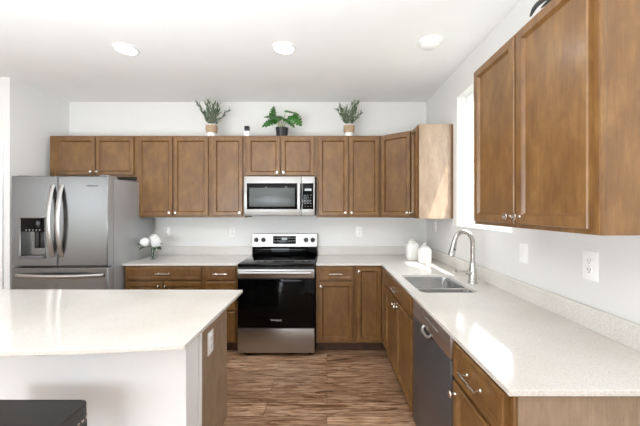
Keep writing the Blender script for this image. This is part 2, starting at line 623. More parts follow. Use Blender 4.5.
def cabinet(name, label, x0, x1, yf, depth, z0, z1, fronts, rz=0.0, group=None, toe=False, open_top=False, org=None, side=None):
    """x0..x1 along the front (in the cabinet's own frame), the front at y=0 facing -y"""
    w = x1 - x0
    root = thing(name, label, 'cabinet', org, rz, group)
    mb = MB().box(-w / 2 + 0.0005, w / 2 - 0.0005, 0, depth, z0, z1)
    if open_top:
        top = [f for f in mb.bm.faces if f.normal.z > 0.9 or abs(f.calc_center_median().z - z1) < 1e-5]
        bmesh.ops.delete(mb.bm, geom=top, context='FACES_ONLY')
        root_c = mb.build('carcass', maple, root)
    else:
        root_c = mb.build('carcass', maple, root, bev=0.0015)
    if toe:
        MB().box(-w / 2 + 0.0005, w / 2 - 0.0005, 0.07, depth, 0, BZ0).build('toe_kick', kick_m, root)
    for f in fronts:
        front(root, *f)
    return root

# --- wall cabinets on the back wall
YU = YB - 0.33
g = 0.024
def upper(name, label, xa, xb, z0, ndoors, knobs='centre', mz=0.018):
    w = xb - xa
    zt, zb = UZ1 - 0.018, z0 + mz
    fr = []
    if ndoors == 2:
        fr.append(('door', -w / 2 + g, -0.006, zb, zt, (-0.006 - KX, zb + 0.035)))
        fr.append(('door', 0.006, w / 2 - g, zb, zt, (0.006 + KX, zb + 0.035)))
    else:
        kx = w / 2 - g - KX
        fr.append(('door', -w / 2 + g, w / 2 - g, zb, zt, (kx, zb + 0.035)))
    return cabinet(name, label, xa, xb, YU, YB - YU - 0.001, z0, UZ1, fr, group='wall cabinets', org=((xa + xb) / 2, YU, 0))

UA = [-3.075, -2.105, -1.285, -0.905, -0.118, 0.594]
c = upper('wall_cabinet', 'short two-door brown wall cabinet above the stainless refrigerator', UA[0] + 0.08, UA[1], 1.82, 2)
MB().box(-(UA[1] - UA[0] - 0.08) / 2 - 0.07, -(UA[1] - UA[0] - 0.08) / 2, 0, 0.02, 1.82, UZ1, 0.001).build('filler_strip', maple, c)
upper('wall_cabinet', 'tall two-door brown wall cabinet above the vase of white flowers', UA[1], UA[2], UZ0, 2)
upper('wall_cabinet', 'narrow single-door brown wall cabinet beside the microwave', UA[2], UA[3], UZ0, 1)
upper('wall_cabinet', 'short two-door brown wall cabinet directly above the microwave', UA[3], UA[4], 1.815, 2)
upper('wall_cabinet', 'tall two-door brown wall cabinet between the microwave and the angled corner cabinet', UA[4], UA[5], UZ0, 2)

# --- angled corner wall cabinet
cx = XR - 0.612
root = thing('corner_wall_cabinet', 'angled single-door brown wall cabinet set across the room corner above the white canisters', 'cabinet', (XR, YB, 0), group='wall cabinets')
a, d_ = 0.612, 0.33
ar = 0.56
poly = [(-0.001, -0.001), (-a, -0.001), (-a, -d_), (-d_, -ar), (-0.001, -ar)]
MB().slab(poly, [], UZ0, UZ1).build('carcass', maple, root, bev=0.0015)
dl_ = math.hypot(a - d_, ar - d_)
M = Matrix.Translation((-(a + d_) / 2, -(ar + d_) / 2, 0)) @ Matrix.Rotation(-math.atan2(ar - d_, a - d_), 4, 'Z')
front(root, 'door', -dl_ / 2 + 0.014, dl_ / 2 - 0.014, UZ0 + 0.018, UZ1 - 0.018, (dl_ / 2 - 0.014 - KX, UZ0 + 0.053), M)

# --- wall cabinets on the right wall
YN = YB - 0.561
def upper_right(label, ya, yb, ndoors):
    """ya: near end, yb: far end (nearer the back wall)"""
    w = yb - ya
    zt, zb = UZ1 - 0.018, UZ0 + 0.018
    if ndoors == 2:
        fr = [('door', -w / 2 + g, -0.006, zb, zt, (-0.006 - KX, zb + 0.035)), ('door', 0.006, w / 2 - g, zb, zt, (0.006 + KX, zb + 0.035))]
    else:
        fr = [('door', -w / 2 + g, w / 2 - g, zb, zt, (-w / 2 + g + KX, zb + 0.035))]
    return cabinet('wall_cabinet', label, -w / 2, w / 2, 0, 0.329, UZ0, UZ1, fr, rz=-PI / 2, group='wall cabinets', org=(XR - 0.33, (ya + yb) / 2, 0))

r1 = upper_right('narrow brown wall cabinet with a pale sunlit end panel beside the window', 2.885, YN - 0.001, 1)
MB().box((YN - 2.885) / 2, (YN - 2.885) / 2 + 0.004, 0.002, 0.305, UZ0, UZ1).build('end_panel', veneer, r1)
r2 = upper_right('large two-door brown wall cabinet near the camera, above the light switch', 0.97, 1.79, 2)

MB().box(0.41, 0.413, 0.0, 0.02, UZ0, UZ1, 0.001).build('frame_edge', maple, r2)

# --- base cabinets along the back wall
YC = 3.06
DW0, DZ1 = BZ1 - 0.145, BZ1 - 0.015
def base_back(label, xa, xb, fr):
    return cabinet('base_cabinet', label, xa, xb, YC, YB - YC - 0.001, BZ0, BZ1, fr, group='base cabinets', toe=True, org=((xa + xb) / 2, YC, 0))

DLO = BZ0 + 0.02
xa, xb = -2.05, -1.246
w = xb - xa
base_back('wide brown base cabinet beside the refrigerator, one drawer over two doors', xa, xb, [
    ('drawer', -w / 2 + g, w / 2 - g, DW0, DZ1, (0, (DW0 + DZ1) / 2)),
    ('door', -w / 2 + g, -0.006, DLO, DW0 - 0.02, (-0.006 - KX, DW0 - 0.06)),
    ('door', 0.006, w / 2 - g, DLO, DW0 - 0.02, (0.006 + KX, DW0 - 0.06))])
xa, xb = -1.245, -0.897
w = xb - xa
zs = [DLO, 0.36, 0.375 + 0.0, DW0 - 0.02]
base_back('narrow three-drawer brown base cabinet beside the range, half hidden by the island', xa, xb, [
    ('drawer', -w / 2 + g, w / 2 - g, DW0, DZ1, (0, (DW0 + DZ1) / 2)),
    ('drawer', -w / 2 + g, w / 2 - g, 0.445, DW0 - 0.02, (0, 0.59)),
    ('drawer', -w / 2 + g, w / 2 - g, DLO, 0.425, (0, 0.275))])
xa, xb = -0.112, 0.285
w = xb - xa
base_back('brown base cabinet beside the range with one drawer over a single door', xa, xb, [
    ('drawer', -w / 2 + g, w / 2 - g, DW0, DZ1, (0, (DW0 + DZ1) / 2)),
    ('door', -w / 2 + g, w / 2 - g, DLO, DW0 - 0.02, (-w / 2 + g + KX, DW0 - 0.06))])

# --- corner base cabinet: L-shaped, two doors folding into the corner
XC = 0.572
YS = 2.88
root = thing('corner_base_cabinet', 'brown corner base cabinet with full-height folding doors meeting at the inner corner', 'cabinet', (XR, YB, 0), group='base cabinets')
px, py = -(XR - 0.286), -(YB - YS) + 0.0005
L = [(-0.001, -0.001), (px, -0.001), (px, YC - YB), (XC - XR, YC - YB), (XC - XR, py), (-0.001, py)]
MB().slab(L, [], BZ0, BZ1).build('carcass', maple, root, bev=0.0015)
k = 0.07
Lk = [(-0.002, -0.002), (px, -0.002), (px, YC - YB + k), (XC - XR + k, YC - YB + k), (XC - XR + k, py), (-0.002, py)]
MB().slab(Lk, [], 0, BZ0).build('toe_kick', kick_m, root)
M = Matrix.Translation((px, YC - YB, 0))
wA = (XC - XR) - px
front(root, 'door', 0.012, wA - 0.022, DLO, DZ1, (0.012 + 0.025, DZ1 - 0.04), M)
M = Matrix.Translation((XC - XR, YC - YB, 0)) @ Matrix.Rotation(-PI / 2, 4, 'Z')
MB().panel_front(0.022, (YC - YS) - 0.008, DLO, DZ1, st=0.038).build('door', maple, root, M)

# --- base cabinets along the right wall
def base_right(label, ya, yb, fr, open_top=False):
    w = yb - ya
    return cabinet('base_cabinet', label, -w / 2, w / 2, 0, XR - XC - 0.002, BZ0, BZ1, fr, rz=-PI / 2, group='base cabinets', toe=True,
                   open_top=open_top, org=(XC, (ya + yb) / 2, 0))

ya, yb = 1.966, YS
w = yb - ya
base_right('brown base cabinet under the sink with two doors and one long false drawer', ya, yb, [
    ('false', -w / 2 + g, w / 2 - g, DW0, DZ1, (0, (DW0 + DZ1) / 2)),
    ('door', -w / 2 + g, -0.006, DLO, DW0 - 0.02, (-0.006 - KX, DW0 - 0.06)),
    ('door', 0.006, w / 2 - g, DLO, DW0 - 0.02, (0.006 + KX, DW0 - 0.06))], open_top=True)
ya, yb = 0.925, 1.350
w = yb - ya
nb = base_right('brown base cabinet at the counter end nearest the camera, with a pale bare end panel', ya, yb, [
    ('drawer', -w / 2 + g, w / 2 - g, DW0 - 0.02, DZ1, (0, (DW0 + DZ1) / 2 - 0.01)),
    ('door', -w / 2 + g, w / 2 - g, DLO, DW0 - 0.04, (-w / 2 + g + KX, DW0 - 0.085))])
MB().box(w / 2 - 0.0005, w / 2 + 0.004, 0.012, XR - XC - 0.003, BZ0, BZ1).build('end_panel', veneer, nb)

# ------------------------------------------------------------------ worktops
CT0, CT1 = 0.894, 0.914
CE = 0.547                # worktop edge of the right run
CY = 3.033                # worktop edge of the back run
def rrect(x0, x1, y0, y1, r, n=5):
    pts = []
    for cx_, cy_, a0 in ((x1 - r, y1 - r, 0), (x0 + r, y1 - r, 90), (x0 + r, y0 + r, 180), (x1 - r, y0 + r, 270)):
        for i in range(n + 1):
            th = math.radians(a0 + 90 * i / n)
            pts.append((cx_ + r * math.cos(th), cy_ + r * math.sin(th)))
    return pts
SX0, SX1, SY0, SY1 = 0.615, 0.998, 1.975, 2.525
o = MB().slab([(-0.112, CY), (CE, CY), (CE, 0.906), (XR - 0.001, 0.906), (XR - 0.001, YB - 0.001), (-0.112, YB - 0.001)],
              [rrect(SX0, SX1, SY0, SY1, 0.05)], CT0, CT1).build('countertop', quartz, ang=60, bev=0.002)
tag(o, 'long L-shaped white speckled quartz countertop holding the sink', 'countertop', 'quartz countertops')
o = MB().box(-2.058, -0.897, CY, YB - 0.001, CT0, CT1).build('countertop', quartz, bev=0.002)
tag(o, 'short white quartz countertop between the refrigerator and the range', 'countertop', 'quartz countertops')
BS = 0.10
o = MB().box(-2.058, -0.897, YB - 0.02, YB - 0.001, CT1, CT1 + BS).build('backsplash', quartz, bev=0.0015)
tag(o, 'low quartz backsplash strip behind the vase, between refrigerator and range', 'backsplash', 'quartz backsplashes')
o = MB().box(-0.112, XR - 0.021, YB - 0.02, YB - 0.001, CT1, CT1 + BS).build('backsplash', quartz, bev=0.0015)
tag(o, 'low quartz backsplash strip on the back wall behind the white canisters', 'backsplash', 'quartz backsplashes')
o = MB().box(XR - 0.02, XR - 0.001, 0.906, YB - 0.001, CT1, CT1 + BS).build('backsplash', quartz, bev=0.0015)
tag(o, 'long low quartz backsplash strip along the window wall behind the faucet', 'backsplash', 'quartz backsplashes')

# ------------------------------------------------------------------ island
IX1 = -0.655
IXL = -2.55
isl = thing('kitchen_island', 'white-fronted kitchen island with a pale wood end panel', 'kitchen island', (-1.6, 1.7, 0))
ox, oy = 1.6, -1.7
Mi = Matrix.Translation((ox, oy, 0))
MB().box(IXL, IX1, 1.405, 1.556, 0, CT0 - 0.001).build('knee_wall', knee_m, isl, Mi, bev=0.002)
MB().box(IXL, IX1 - 0.006, 1.557, 1.955, BZ0, CT0 - 0.001).build('carcass', maple, isl, Mi)
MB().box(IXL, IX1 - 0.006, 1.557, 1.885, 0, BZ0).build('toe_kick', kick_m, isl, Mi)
MB().slab([(1.557, 0), (1.90, 0), (1.90, BZ0), (1.975, BZ0), (1.975, CT0 - 0.001), (1.557, CT0 - 0.001)], [], -0.006, 0).build(
    'end_panel', veneer, isl, Mi @ Matrix.Translation((IX1, 0, 0)) @ Matrix(((0, 0, 1, 0), (1, 0, 0, 0), (0, 1, 0, 0), (0, 0, 0, 1))))
MB().box(IX1, IX1 + 0.012, 1.535, 1.557, 0, CT0 - 0.001, 0.002).build('corner_trim', white_m, isl, Mi)
MB().box(IXL, IX1, 1.393, 1.405, 0, 0.09, 0.003).build('baseboard', white_m, isl, Mi)
Mf = Mi @ Matrix.Translation((0, 1.955, 0)) @ Matrix.Rotation(PI, 4, 'Z')
nx = 4
wd = (IX1 - IXL) / nx
for i in range(nx):
    xa = -IX1 + i * wd
    front(isl, 'drawer', xa + g, xa + wd - g, DW0, DZ1, (xa + wd / 2, (DW0 + DZ1) / 2), Mf)
    front(isl, 'door', xa + g, xa + wd - g, DLO, DW0 - 0.02, (xa + g + KX, DW0 - 0.06), Mf)
# worktop with a bowed seating edge
xr_, xl_ = -0.570, -2.62
half, mid = (xr_ - xl_) / 2, (xr_ + xl_) / 2
arc = []
for i in range(25):
    x = xr_ + (xl_ - xr_) * i / 24
    arc.append((x, 1.212 - 0.068 * (1 - ((x - mid) / half) ** 2)))
o = MB().slab([(xr_, 2.045)] + arc + [(xl_, 2.06)], [], CT0, CT1).build('island_countertop', quartz, ang=60, bev=0.002)
tag(o, 'broad white quartz worktop on the island with a gently bowed front edge', 'countertop', 'quartz countertops')

# ------------------------------------------------------------------ refrigerator
FX0, FX1, FY = -2.968, -2.062, 2.84
fx = (FX0 + FX1) / 2
fr = thing('refrigerator', 'stainless french-door refrigerator with an ice and water dispenser', 'refrigerator', (fx, FY, 0))
fw = (FX1 - FX0) / 2
MB().box(-fw + 0.005, fw - 0.003, 0.085, 0.74, 0.03, 1.755, 0.004).build('case', grey_case, fr)
MB().box(-fw + 0.02, fw - 0.02, 0.08, 0.5, 0.0, 0.032).build('base_grille', black_plastic, fr)
split = -2.535 - fx
D0, D1 = 0.925, 1.774
dispx0, dispx1, dz0, dz1 = -2.885 - fx, -2.652 - fx, 1.01, 1.376
# left door with an opening for the dispenser
def door_with_hole(x0, x1, z0, z1, hole, t, recess):
    mb = MB()
    hx0, hx1, hz0, hz1 = hole
    outer = [(x0, z0), (x1, z0), (x1, z1), (x0, z1)]
    hol = [(hx0, hz0), (hx1, hz0), (hx1, hz1), (hx0, hz1)]
    mb.slab(outer, [hol], 0, t)
    return mb
Mdoor = Matrix(((1, 0, 0, 0), (0, 0, -1, 0.08), (0, 1, 0, 0), (0, 0, 0, 1)))
fd = door_with_hole(-fw, split - 0.003, D0, D1, (dispx0, dispx1, dz0, dz1), 0.08, 0.06).build('door', steel_v, fr, Mdoor, bev=0.006)
fd2 = MB().box(split + 0.003, fw, 0, 0.08, D0, D1).build('door', steel_v, fr, bev=0.008)
fz = MB().box(-fw, fw, 0, 0.08, 0.10, D0 - 0.012).build('freezer_drawer', steel_v, fr, bev=0.008)
for dd in (fd, fd2, fz):          # the doors' edges are painted like the case
    dd.data.materials.append(grey_case)
    for p in dd.data.polygons:
        if abs(p.normal.x) > 0.7:
            p.material_index = 1
# dispenser niche
dp = MB().box(dispx0, dispx1, 0.055, 0.075, dz0, dz1).box(dispx0, dispx0 + 0.004, 0.0, 0.06, dz0, dz1).box(dispx1 - 0.004, dispx1, 0.0, 0.06, dz0, dz1).build('dispenser', steel_v, fr)
MB().box(dispx0 + 0.004, dispx1 - 0.004, 0.003, 0.055, 1.25, dz1 - 0.002, 0.003).build('control_panel', black_glass, dp)
text('control_icons', '\u2022 \u2022 \u2022 \u2022 \u2022', 0.05, grey_print, dp, ((dispx0 + dispx1) / 2, 0.0025, 1.263), (PI / 2, 0, 0))
for i, xx in enumerate((0.045, 0.10)):
    MB().box(dispx1 - xx - 0.035, dispx1 - xx + 0.005, 0.035, 0.054, 1.09, 1.248, 0.004).build('paddle', black_plastic, dp)
MB().box(dispx0, dispx1, -0.015, 0.055, dz0 - 0.012, dz0 + 0.012, 0.003).build('drip_tray', steel_dark, dp)
def bow(p0, p1, out, n=14, xs=0.0):
    pts = []
    p0, p1 = Vector(p0), Vector(p1)
    for i in range(n + 1):
        t = i / n
        b = math.sin(PI * t) ** 0.75
        pts.append(p0.lerp(p1, t) + Vector((0, -out * b, 0)))
    return pts
for dd, xx in ((fd, split - 0.042), (fd2, split + 0.042)):
    MB().tube(bow((xx, 0.002, 1.015), (xx, 0.002, 1.69), 0.05), 0.0205, 12, 0.5, side=(1, 0, 0)).build('handle', steel_s, dd)
MB().tube(bow((-fw + 0.04, 0.002, 0.84), (fw - 0.04, 0.002, 0.84), 0.06), 0.018, 12, 0.6, side=(0, 0, 1)).build('handle', steel_s, fz)
for s in (-1, 1):
    MB().box(s * (fw - 0.06) - 0.045, s * (fw - 0.06) + 0.045, 0.03, 0.16, 1.755, 1.785, 0.006).build('hinge_cover', grey_case, fr)
text('logo', 'Whirlpool', 0.026, plain('logo_grey', srgb(90, 90, 90), 0.4), fd2, (-2.21 - fx, -0.0008, 1.682), (PI / 2, 0, 0))

# ------------------------------------------------------------------ range
RX = -0.504
rg = thing('range', 'stainless electric range with black glass oven door and cooktop', 'oven', (RX, 2.985, 0))
rw = 0.380
MB().box(-rw + 0.002, rw - 0.002, 0.035, 0.655, 0.035, 0.895).build('body', black_plastic, rg)
for sx in (-1, 1):
    for yy in (0.08, 0.6):
        MB().cyl((sx * (rw - 0.05), yy, 0), (sx * (rw - 0.05), yy, 0.04), 0.018, 12).build('foot', black_plastic, rg)
MB().box(-rw, rw, 0.0, 0.035, 0.04, 0.283, 0.004).build('storage_drawer', steel_s, rg)
od = MB().box(-rw, rw, 0.0, 0.035, 0.292, 0.775, 0.004).build('oven_door', black_glass, rg)
MB().box(-rw + 0.10, rw - 0.10, -0.0006, 0.01, 0.40, 0.70, 0.0003).build('oven_window', dark_window, od)
MB().box(-rw, rw, -0.002, 0.035, 0.778, 0.868, 0.004).build('door_rail', steel_s, od)
MB().tube([(-rw + 0.03, -0.045, 0.838), (rw - 0.03, -0.045, 0.838)], 0.017, 14, 0.75, side=(0, 0, 1)).cyl((-rw + 0.05, 0, 0.838), (-rw + 0.05, -0.04, 0.838), 0.012).cyl((rw - 0.05, 0, 0.838), (rw - 0.05, -0.04, 0.838), 0.012).build('handle', steel_s, od)
text('logo', 'Whirlpool', 0.026, plain('logo_white', srgb(225, 225, 225), 0.4), od, (0.0, -0.0008, 0.365), (PI / 2, 0, 0))
MB().box(-rw, rw, -0.004, 0.60, 0.893, 0.922, 0.005).build('cooktop', black_glass, rg)
for bx, by, br_ in ((-0.19, 0.15, 0.11), (0.19, 0.15, 0.085), (-0.19, 0.43, 0.085), (0.19, 0.43, 0.10)):
    mb = MB()
    n = 40
    for r0 in (br_, br_ * 0.6):
        a_ = [mb.bm.verts.new((bx + r0 * math.cos(2 * PI * i / n), by + r0 * math.sin(2 * PI * i / n), 0.9224)) for i in range(n)]
        b_ = [mb.bm.verts.new((bx + (r0 - 0.004) * math.cos(2 * PI * i / n), by + (r0 - 0.004) * math.sin(2 * PI * i / n), 0.9224)) for i in range(n)]
        for i in range(n):
            mb.bm.faces.new((a_[i], a_[(i + 1) % n], b_[(i + 1) % n], b_[i]))
    mb.build('burner', plain('burner_ring_grey', srgb(52, 52, 54), 0.2) if 'burner_ring_grey' not in MATS else MATS['burner_ring_grey'], rg)
bgx = 0.385
MB().box(-bgx, bgx, 0.60, 0.66, 0.90, 1.018, 0.004).build('backguard', black_glass, rg)
mb = MB()
prof = [(0.655, 1.018), (0.585, 1.018), (0.607, 1.172), (0.655, 1.172)]
va = [mb.bm.verts.new((-bgx, y, z)) for y, z in prof]
vb = [mb.bm.verts.new((bgx, y, z)) for y, z in prof]
for i in range(4):
    mb.bm.faces.new((va[i], va[(i + 1) % 4], vb[(i + 1) % 4], vb[i]))
mb.bm.faces.new(list(reversed(va))); mb.bm.faces.new(vb)
cp = mb.build('control_panel', steel_s, rg, bev=0.003)
tilt = math.atan2(0.022, 0.154)
Mp = Matrix.Translation((0, 0.596, 1.095)) @ Matrix.Rotation(-tilt, 4, 'X')
dsp = MB().box(-0.135, 0.135, -0.003, 0.004, -0.042, 0.05, 0.001).build('display', black_glass, cp, Mp)
mb = MB()
for i in range(8):
    xx = -0.115 + i * 0.033
    if 2 < i < 5:
        continue
    for zz in (0.02, -0.01):
        MB().box(xx - 0.011, xx + 0.011, -0.0038, -0.002, zz, zz + 0.006).build('key', grey_print, dsp, Mp)
MB().box(-0.033, 0.033, -0.0038, -0.002, 0.002, 0.032).build('clock', MATS['display_grey'], dsp, Mp)
for xx in (-0.335, -0.25, 0.255, 0.335):
    kb = MB().lathe([(0.027, 0), (0.027, 0.004), (0.022, 0.006), (0.019, 0.028), (0.016, 0.031)], (xx, -0.001, 0.004), (0, -1, 0), 24).box(xx - 0.0035, xx + 0.0035, -0.038, -0.028, -0.014, 0.022, 0.001).build('knob', black_plastic, cp, Mp)

# ------------------------------------------------------------------ microwave
MX = -0.511
mv = thing('microwave', 'stainless over-the-range microwave under the short wall cabinet', 'microwave', (MX, 3.245, 1.392))
mw = 0.379
mhh = 0.422
MB().box(-mw + 0.003, mw - 0.003, 0.03, 0.42, 0.0, mhh).build('case', black_plastic, mv)
MB().box(-mw + 0.04, mw - 0.04, 0.05, 0.30, -0.004, 0.001).build('vent_grille', black_plastic, mv)
sx_ = 0.238
mdoor = MB().box(-mw, sx_ - 0.0015, 0.0, 0.03, 0.0, mhh, 0.004).build('door', steel_s, mv)
MB().box(-mw + 0.028, sx_ - 0.002, -0.003, 0.004, 0.070, 0.350, 0.002).build('door_glass', black_glass, mdoor)
MB().box(-mw + 0.055, sx_ - 0.072, -0.0038, -0.002, 0.098, 0.300, 0.0005).build('window', micro_window, mdoor)
MB().tube([(sx_ - 0.028, -0.04, 0.075), (sx_ - 0.028, -0.043, 0.2), (sx_ - 0.028, -0.04, 0.345)], 0.017, 14, 0.6, side=(1, 0, 0)).cyl((sx_ - 0.028, 0, 0.09), (sx_ - 0.028, -0.035, 0.09), 0.01).cyl((sx_ - 0.028, 0, 0.33), (sx_ - 0.028, -0.035, 0.33), 0.01).build('handle', steel_s, mdoor)
pn = MB().box(sx_ + 0.0015, mw, 0.0, 0.03, 0.0, mhh, 0.004).build('control_panel', steel_s, mv)
ps = MB().box(sx_ + 0.008, mw - 0.014, -0.003, 0.004, 0.070, 0.350, 0.002).build('keypad', black_glass, pn)
MB().box(sx_ + 0.035, mw - 0.035, -0.0045, -0.002, 0.268, 0.292).build('clock', MATS['display_grey'], ps)
mb = MB()
for r_ in range(5):
    for q in range(3):
        MB().box(sx_ + 0.03 + q * 0.032, sx_ + 0.042 + q * 0.032, -0.0042, -0.002, 0.10 + r_ * 0.03, 0.105 + r_ * 0.03).build('key', grey_print, ps)

# ------------------------------------------------------------------ dishwasher
dw = thing('dishwasher', 'dark stainless dishwasher between the sink cabinet and the end cabinet', 'dishwasher', (0.556, 1.658, 0), -PI / 2)
ww = 0.302
MB().box(-ww, ww, 0.03, 0.60, 0.09, 0.888).build('tub', black_plastic, dw)
MB().box(-ww + 0.01, ww - 0.01, 0.08, 0.5, 0.0, 0.09).build('toe_panel', black_plastic, dw)
dd = MB().box(-ww + 0.003, ww - 0.003, 0.0, 0.03, 0.105, 0.775, 0.004).build('door', steel_dark, dw)
dc = MB().box(-ww + 0.003, ww - 0.003, 0.0, 0.03, 0.779, 0.886, 0.004).build('control_strip', steel('control_strip_steel', srgb(196, 186, 182), 0.4), dw)
text('control_print', 'NORMAL   HEAVY   RINSE   DRY', 0.014, grey_print, dc, (0.05, -0.0006, 0.845), (PI / 2, 0, 0))
MB().tube([(-0.065, -0.002, 0.795), (-0.06, -0.014, 0.782), (-0.035, -0.02, 0.772), (0.035, -0.02, 0.772), (0.06, -0.014, 0.782), (0.065, -0.002, 0.795)], 0.010, 12, 0.8).build('handle', steel_s, dc)

# ------------------------------------------------------------------ sink
sk = thing('sink', 'double-bowl stainless undermount sink below the window', 'sink', ((SX0 + SX1) / 2, (SY0 + SY1) / 2, CT0))
scx, scy = (SX0 + SX1) / 2, (SY0 + SY1) / 2
Ms = Matrix.Translation((-scx, -scy, -CT0))
e = 0.004
bowls = [(SX0 - e, SX1 + e, 2.165, SY1 + e, 0.215), (SX0 - e, SX1 + e, SY0 - e, 2.135, 0.19)]
outer = rrect(SX0 - 0.02, SX1 + 0.02, SY0 - 0.02, SY1 + 0.008, 0.05)
MB().slab(rrect(SX0 - 0.018, SX1 + 0.018, SY0 - 0.006, SY1 + 0.018, 0.05), [rrect(*b[:4], 0.045) for b in bowls], CT0 - 0.004, CT0 - 0.0006).build('rim', steel_sink, sk, Ms)
for x0, x1, y0, y1, dp_ in bowls:
    mb = MB()
    rings = []
    for ins, dz in ((0, -0.001), (0.004, -0.06), (0.010, -dp_ + 0.03), (0.018, -dp_ + 0.01), (0.036, -dp_)):
        rings.append([mb.bm.verts.new((px_, py_, CT0 + dz)) for px_, py_ in rrect(x0 + ins, x1 - ins, y0 + ins, y1 - ins, 0.045)])
    for a_, b_ in zip(rings, rings[1:]):
        for i in range(len(a_)):
            mb.bm.faces.new((a_[i], a_[(i + 1) % len(a_)], b_[(i + 1) % len(a_)], b_[i]))
    mb.bm.faces.new(rings[-1])
    bo = mb.build('bowl', steel_sink, sk, Ms, ang=60)
    MB().lathe([(0.045, 0), (0.043, 0.003), (0.036, 0.003), (0.033, 0.001), (0.01, 0.0015)], ((x0 + x1) / 2, (y0 + y1) / 2, CT0 - dp_), (0, 0, 1)).build('drain', chrome, bo, Ms)

# ------------------------------------------------------------------ faucet
fc = thing('faucet', 'tall brushed gooseneck pull-down faucet behind the sink', 'faucet', (1.078, 2.235, CT1))
MB().lathe([(0.034, 0), (0.034, 0.006), (0.031, 0.012), (0.026, 0.09), (0.021, 0.15), (0.0185, 0.16)], (0, 0, 0)).build('base', chrome, fc)
pts = [(0, 0, 0.155), (0, 0, 0.29)]
R_ = 0.072
for i in range(1, 15):
    th = PI * i / 14 * 0.93
    pts.append((-R_ + R_ * math.cos(th), -0.02 * (i / 14), 0.29 + R_ * 1.25 * math.sin(th)))
last = Vector(pts[-1])
nk = MB().tube(pts, 0.0165, 14).build('neck', chrome, fc)
dirv = (Vector(pts[-1]) - Vector(pts[-2])).normalized()
MB().lathe([(0.017, 0), (0.019, 0.01), (0.021, 0.06), (0.025, 0.105), (0.024, 0.112), (0.014, 0.112)], last - dirv * 0.004, dirv, 18).build('spray_head', chrome, fc)
MB().lathe([(0.007, 0), (0.007, 0.005)], last + dirv * 0.06 + Vector((0.008, -0.016, 0)), (0.2, -1, 0), 12).build('spray_button', black_plastic, fc)
MB().lathe([(0.018, 0), (0.018, 0.035), (0.012, 0.042)], (-0.012, -0.006, 0.075), (-0.9, -0.35, 0.12), 16).tube([(-0.04, -0.018, 0.08), (-0.085, -0.032, 0.090), (-0.145, -0.05, 0.098)], [0.012, 0.009, 0.0085], 12).build('lever', chrome, fc)

# ------------------------------------------------------------------ canisters
def canister(label, x, y, r, h):
    root = thing('canister', label, 'canister', (x, y, CT1), group='white canisters')
    MB().lathe([(r * 0.9, 0), (r * 0.97, 0.006), (r, 0.02), (r, h * 0.82), (r * 0.95, h * 0.9), (r * 0.8, h * 0.96), (r * 0.68, h)], (0, 0, 0), seg=40, sq=3.2).build('body', ceramic, root, ang=50)
    ld = MB().lathe([(r * 0.7, 0), (r * 0.72, 0.008), (r * 0.6, 0.016), (r * 0.2, 0.022)], (0, 0, h + 0.0005), seg=32).build('lid', ceramic, root)
    MB().lathe([(0.007, 0), (0.007, 0.008), (0.014, 0.016), (0.015, 0.024), (0.009, 0.031)], (0, 0, h + 0.021), seg=20).build('knob', ceramic, ld)
canister('taller of the two white lidded ceramic canisters in the counter corner', 0.932, 3.30, 0.066, 0.19)
canister('shorter white lidded ceramic canister, the one closer to the faucet', 1.005, 3.11, 0.064, 0.155)

# ------------------------------------------------------------------ outlets and switches
def outlet(label, loc, rz, group='outlets and switches', sw=False, sc=1.0, horiz=False):
    o = thing('light_switch' if sw else 'wall_outlet', label, 'light switch' if sw else 'outlet', loc, rz, group)
    pw, ph = 0.037 * sc, 0.060 * sc
    if horiz:
        pw, ph = ph, pw
    MB().box(-pw, pw, -0.006, 0, -ph, ph, 0.003).build('cover_plate', plastic_white, o)
    if sw:
        MB().box(-0.017, 0.017, -0.0085, -0.004, -0.034, 0.034, 0.002).build('rocker', plastic_white, o)
    else:
        for s in (-1, 1):
            cx_, cz_ = (s * 0.021, 0) if horiz else (0, s * 0.021)
            rc = MB().lathe([(0.0165, 0), (0.0165, 0.0025), (0.0155, 0.003)], (cx_, -0.0055, cz_), (0, -1, 0), 20).build('socket', plastic_white, o)
            mb = MB()
            for q in (-0.006, 0.006):
                mb.box(cx_ + q - 0.0012, cx_ + q + 0.0012, -0.0090, -0.0075, cz_ - 0.002, cz_ + 0.008)
            mb.cyl((cx_, -0.0075, cz_ - 0.009), (cx_, -0.0090, cz_ - 0.009), 0.0028, 10)
            mb.build('slots', slot_m, rc)
    return o
zo = 1.19
outlet('white outlet on the back wall above the vase of flowers', (-1.945, YB, zo), 0)
outlet('white outlet on the back wall close to the range backguard', (-1.147, YB, zo), 0)
outlet('white outlet on the back wall between the range and the canisters', (0.39, YB, zo), 0)
outlet('small white outlet on the window wall right above the canisters', (XR, 3.36, 1.265), -PI / 2)
outlet('white light switch on the window wall between the window and the outlet', (XR, 1.85, 1.19), -PI / 2, sw=True)
outlet('white outlet low on the wall nearest the camera, under the large wall cabinet', (XR, 1.381, 1.20), -PI / 2, sc=1.12)
outlet('white outlet on the wooden end panel of the island', (IX1, 1.69, 0.715), PI / 2, sc=1.05)

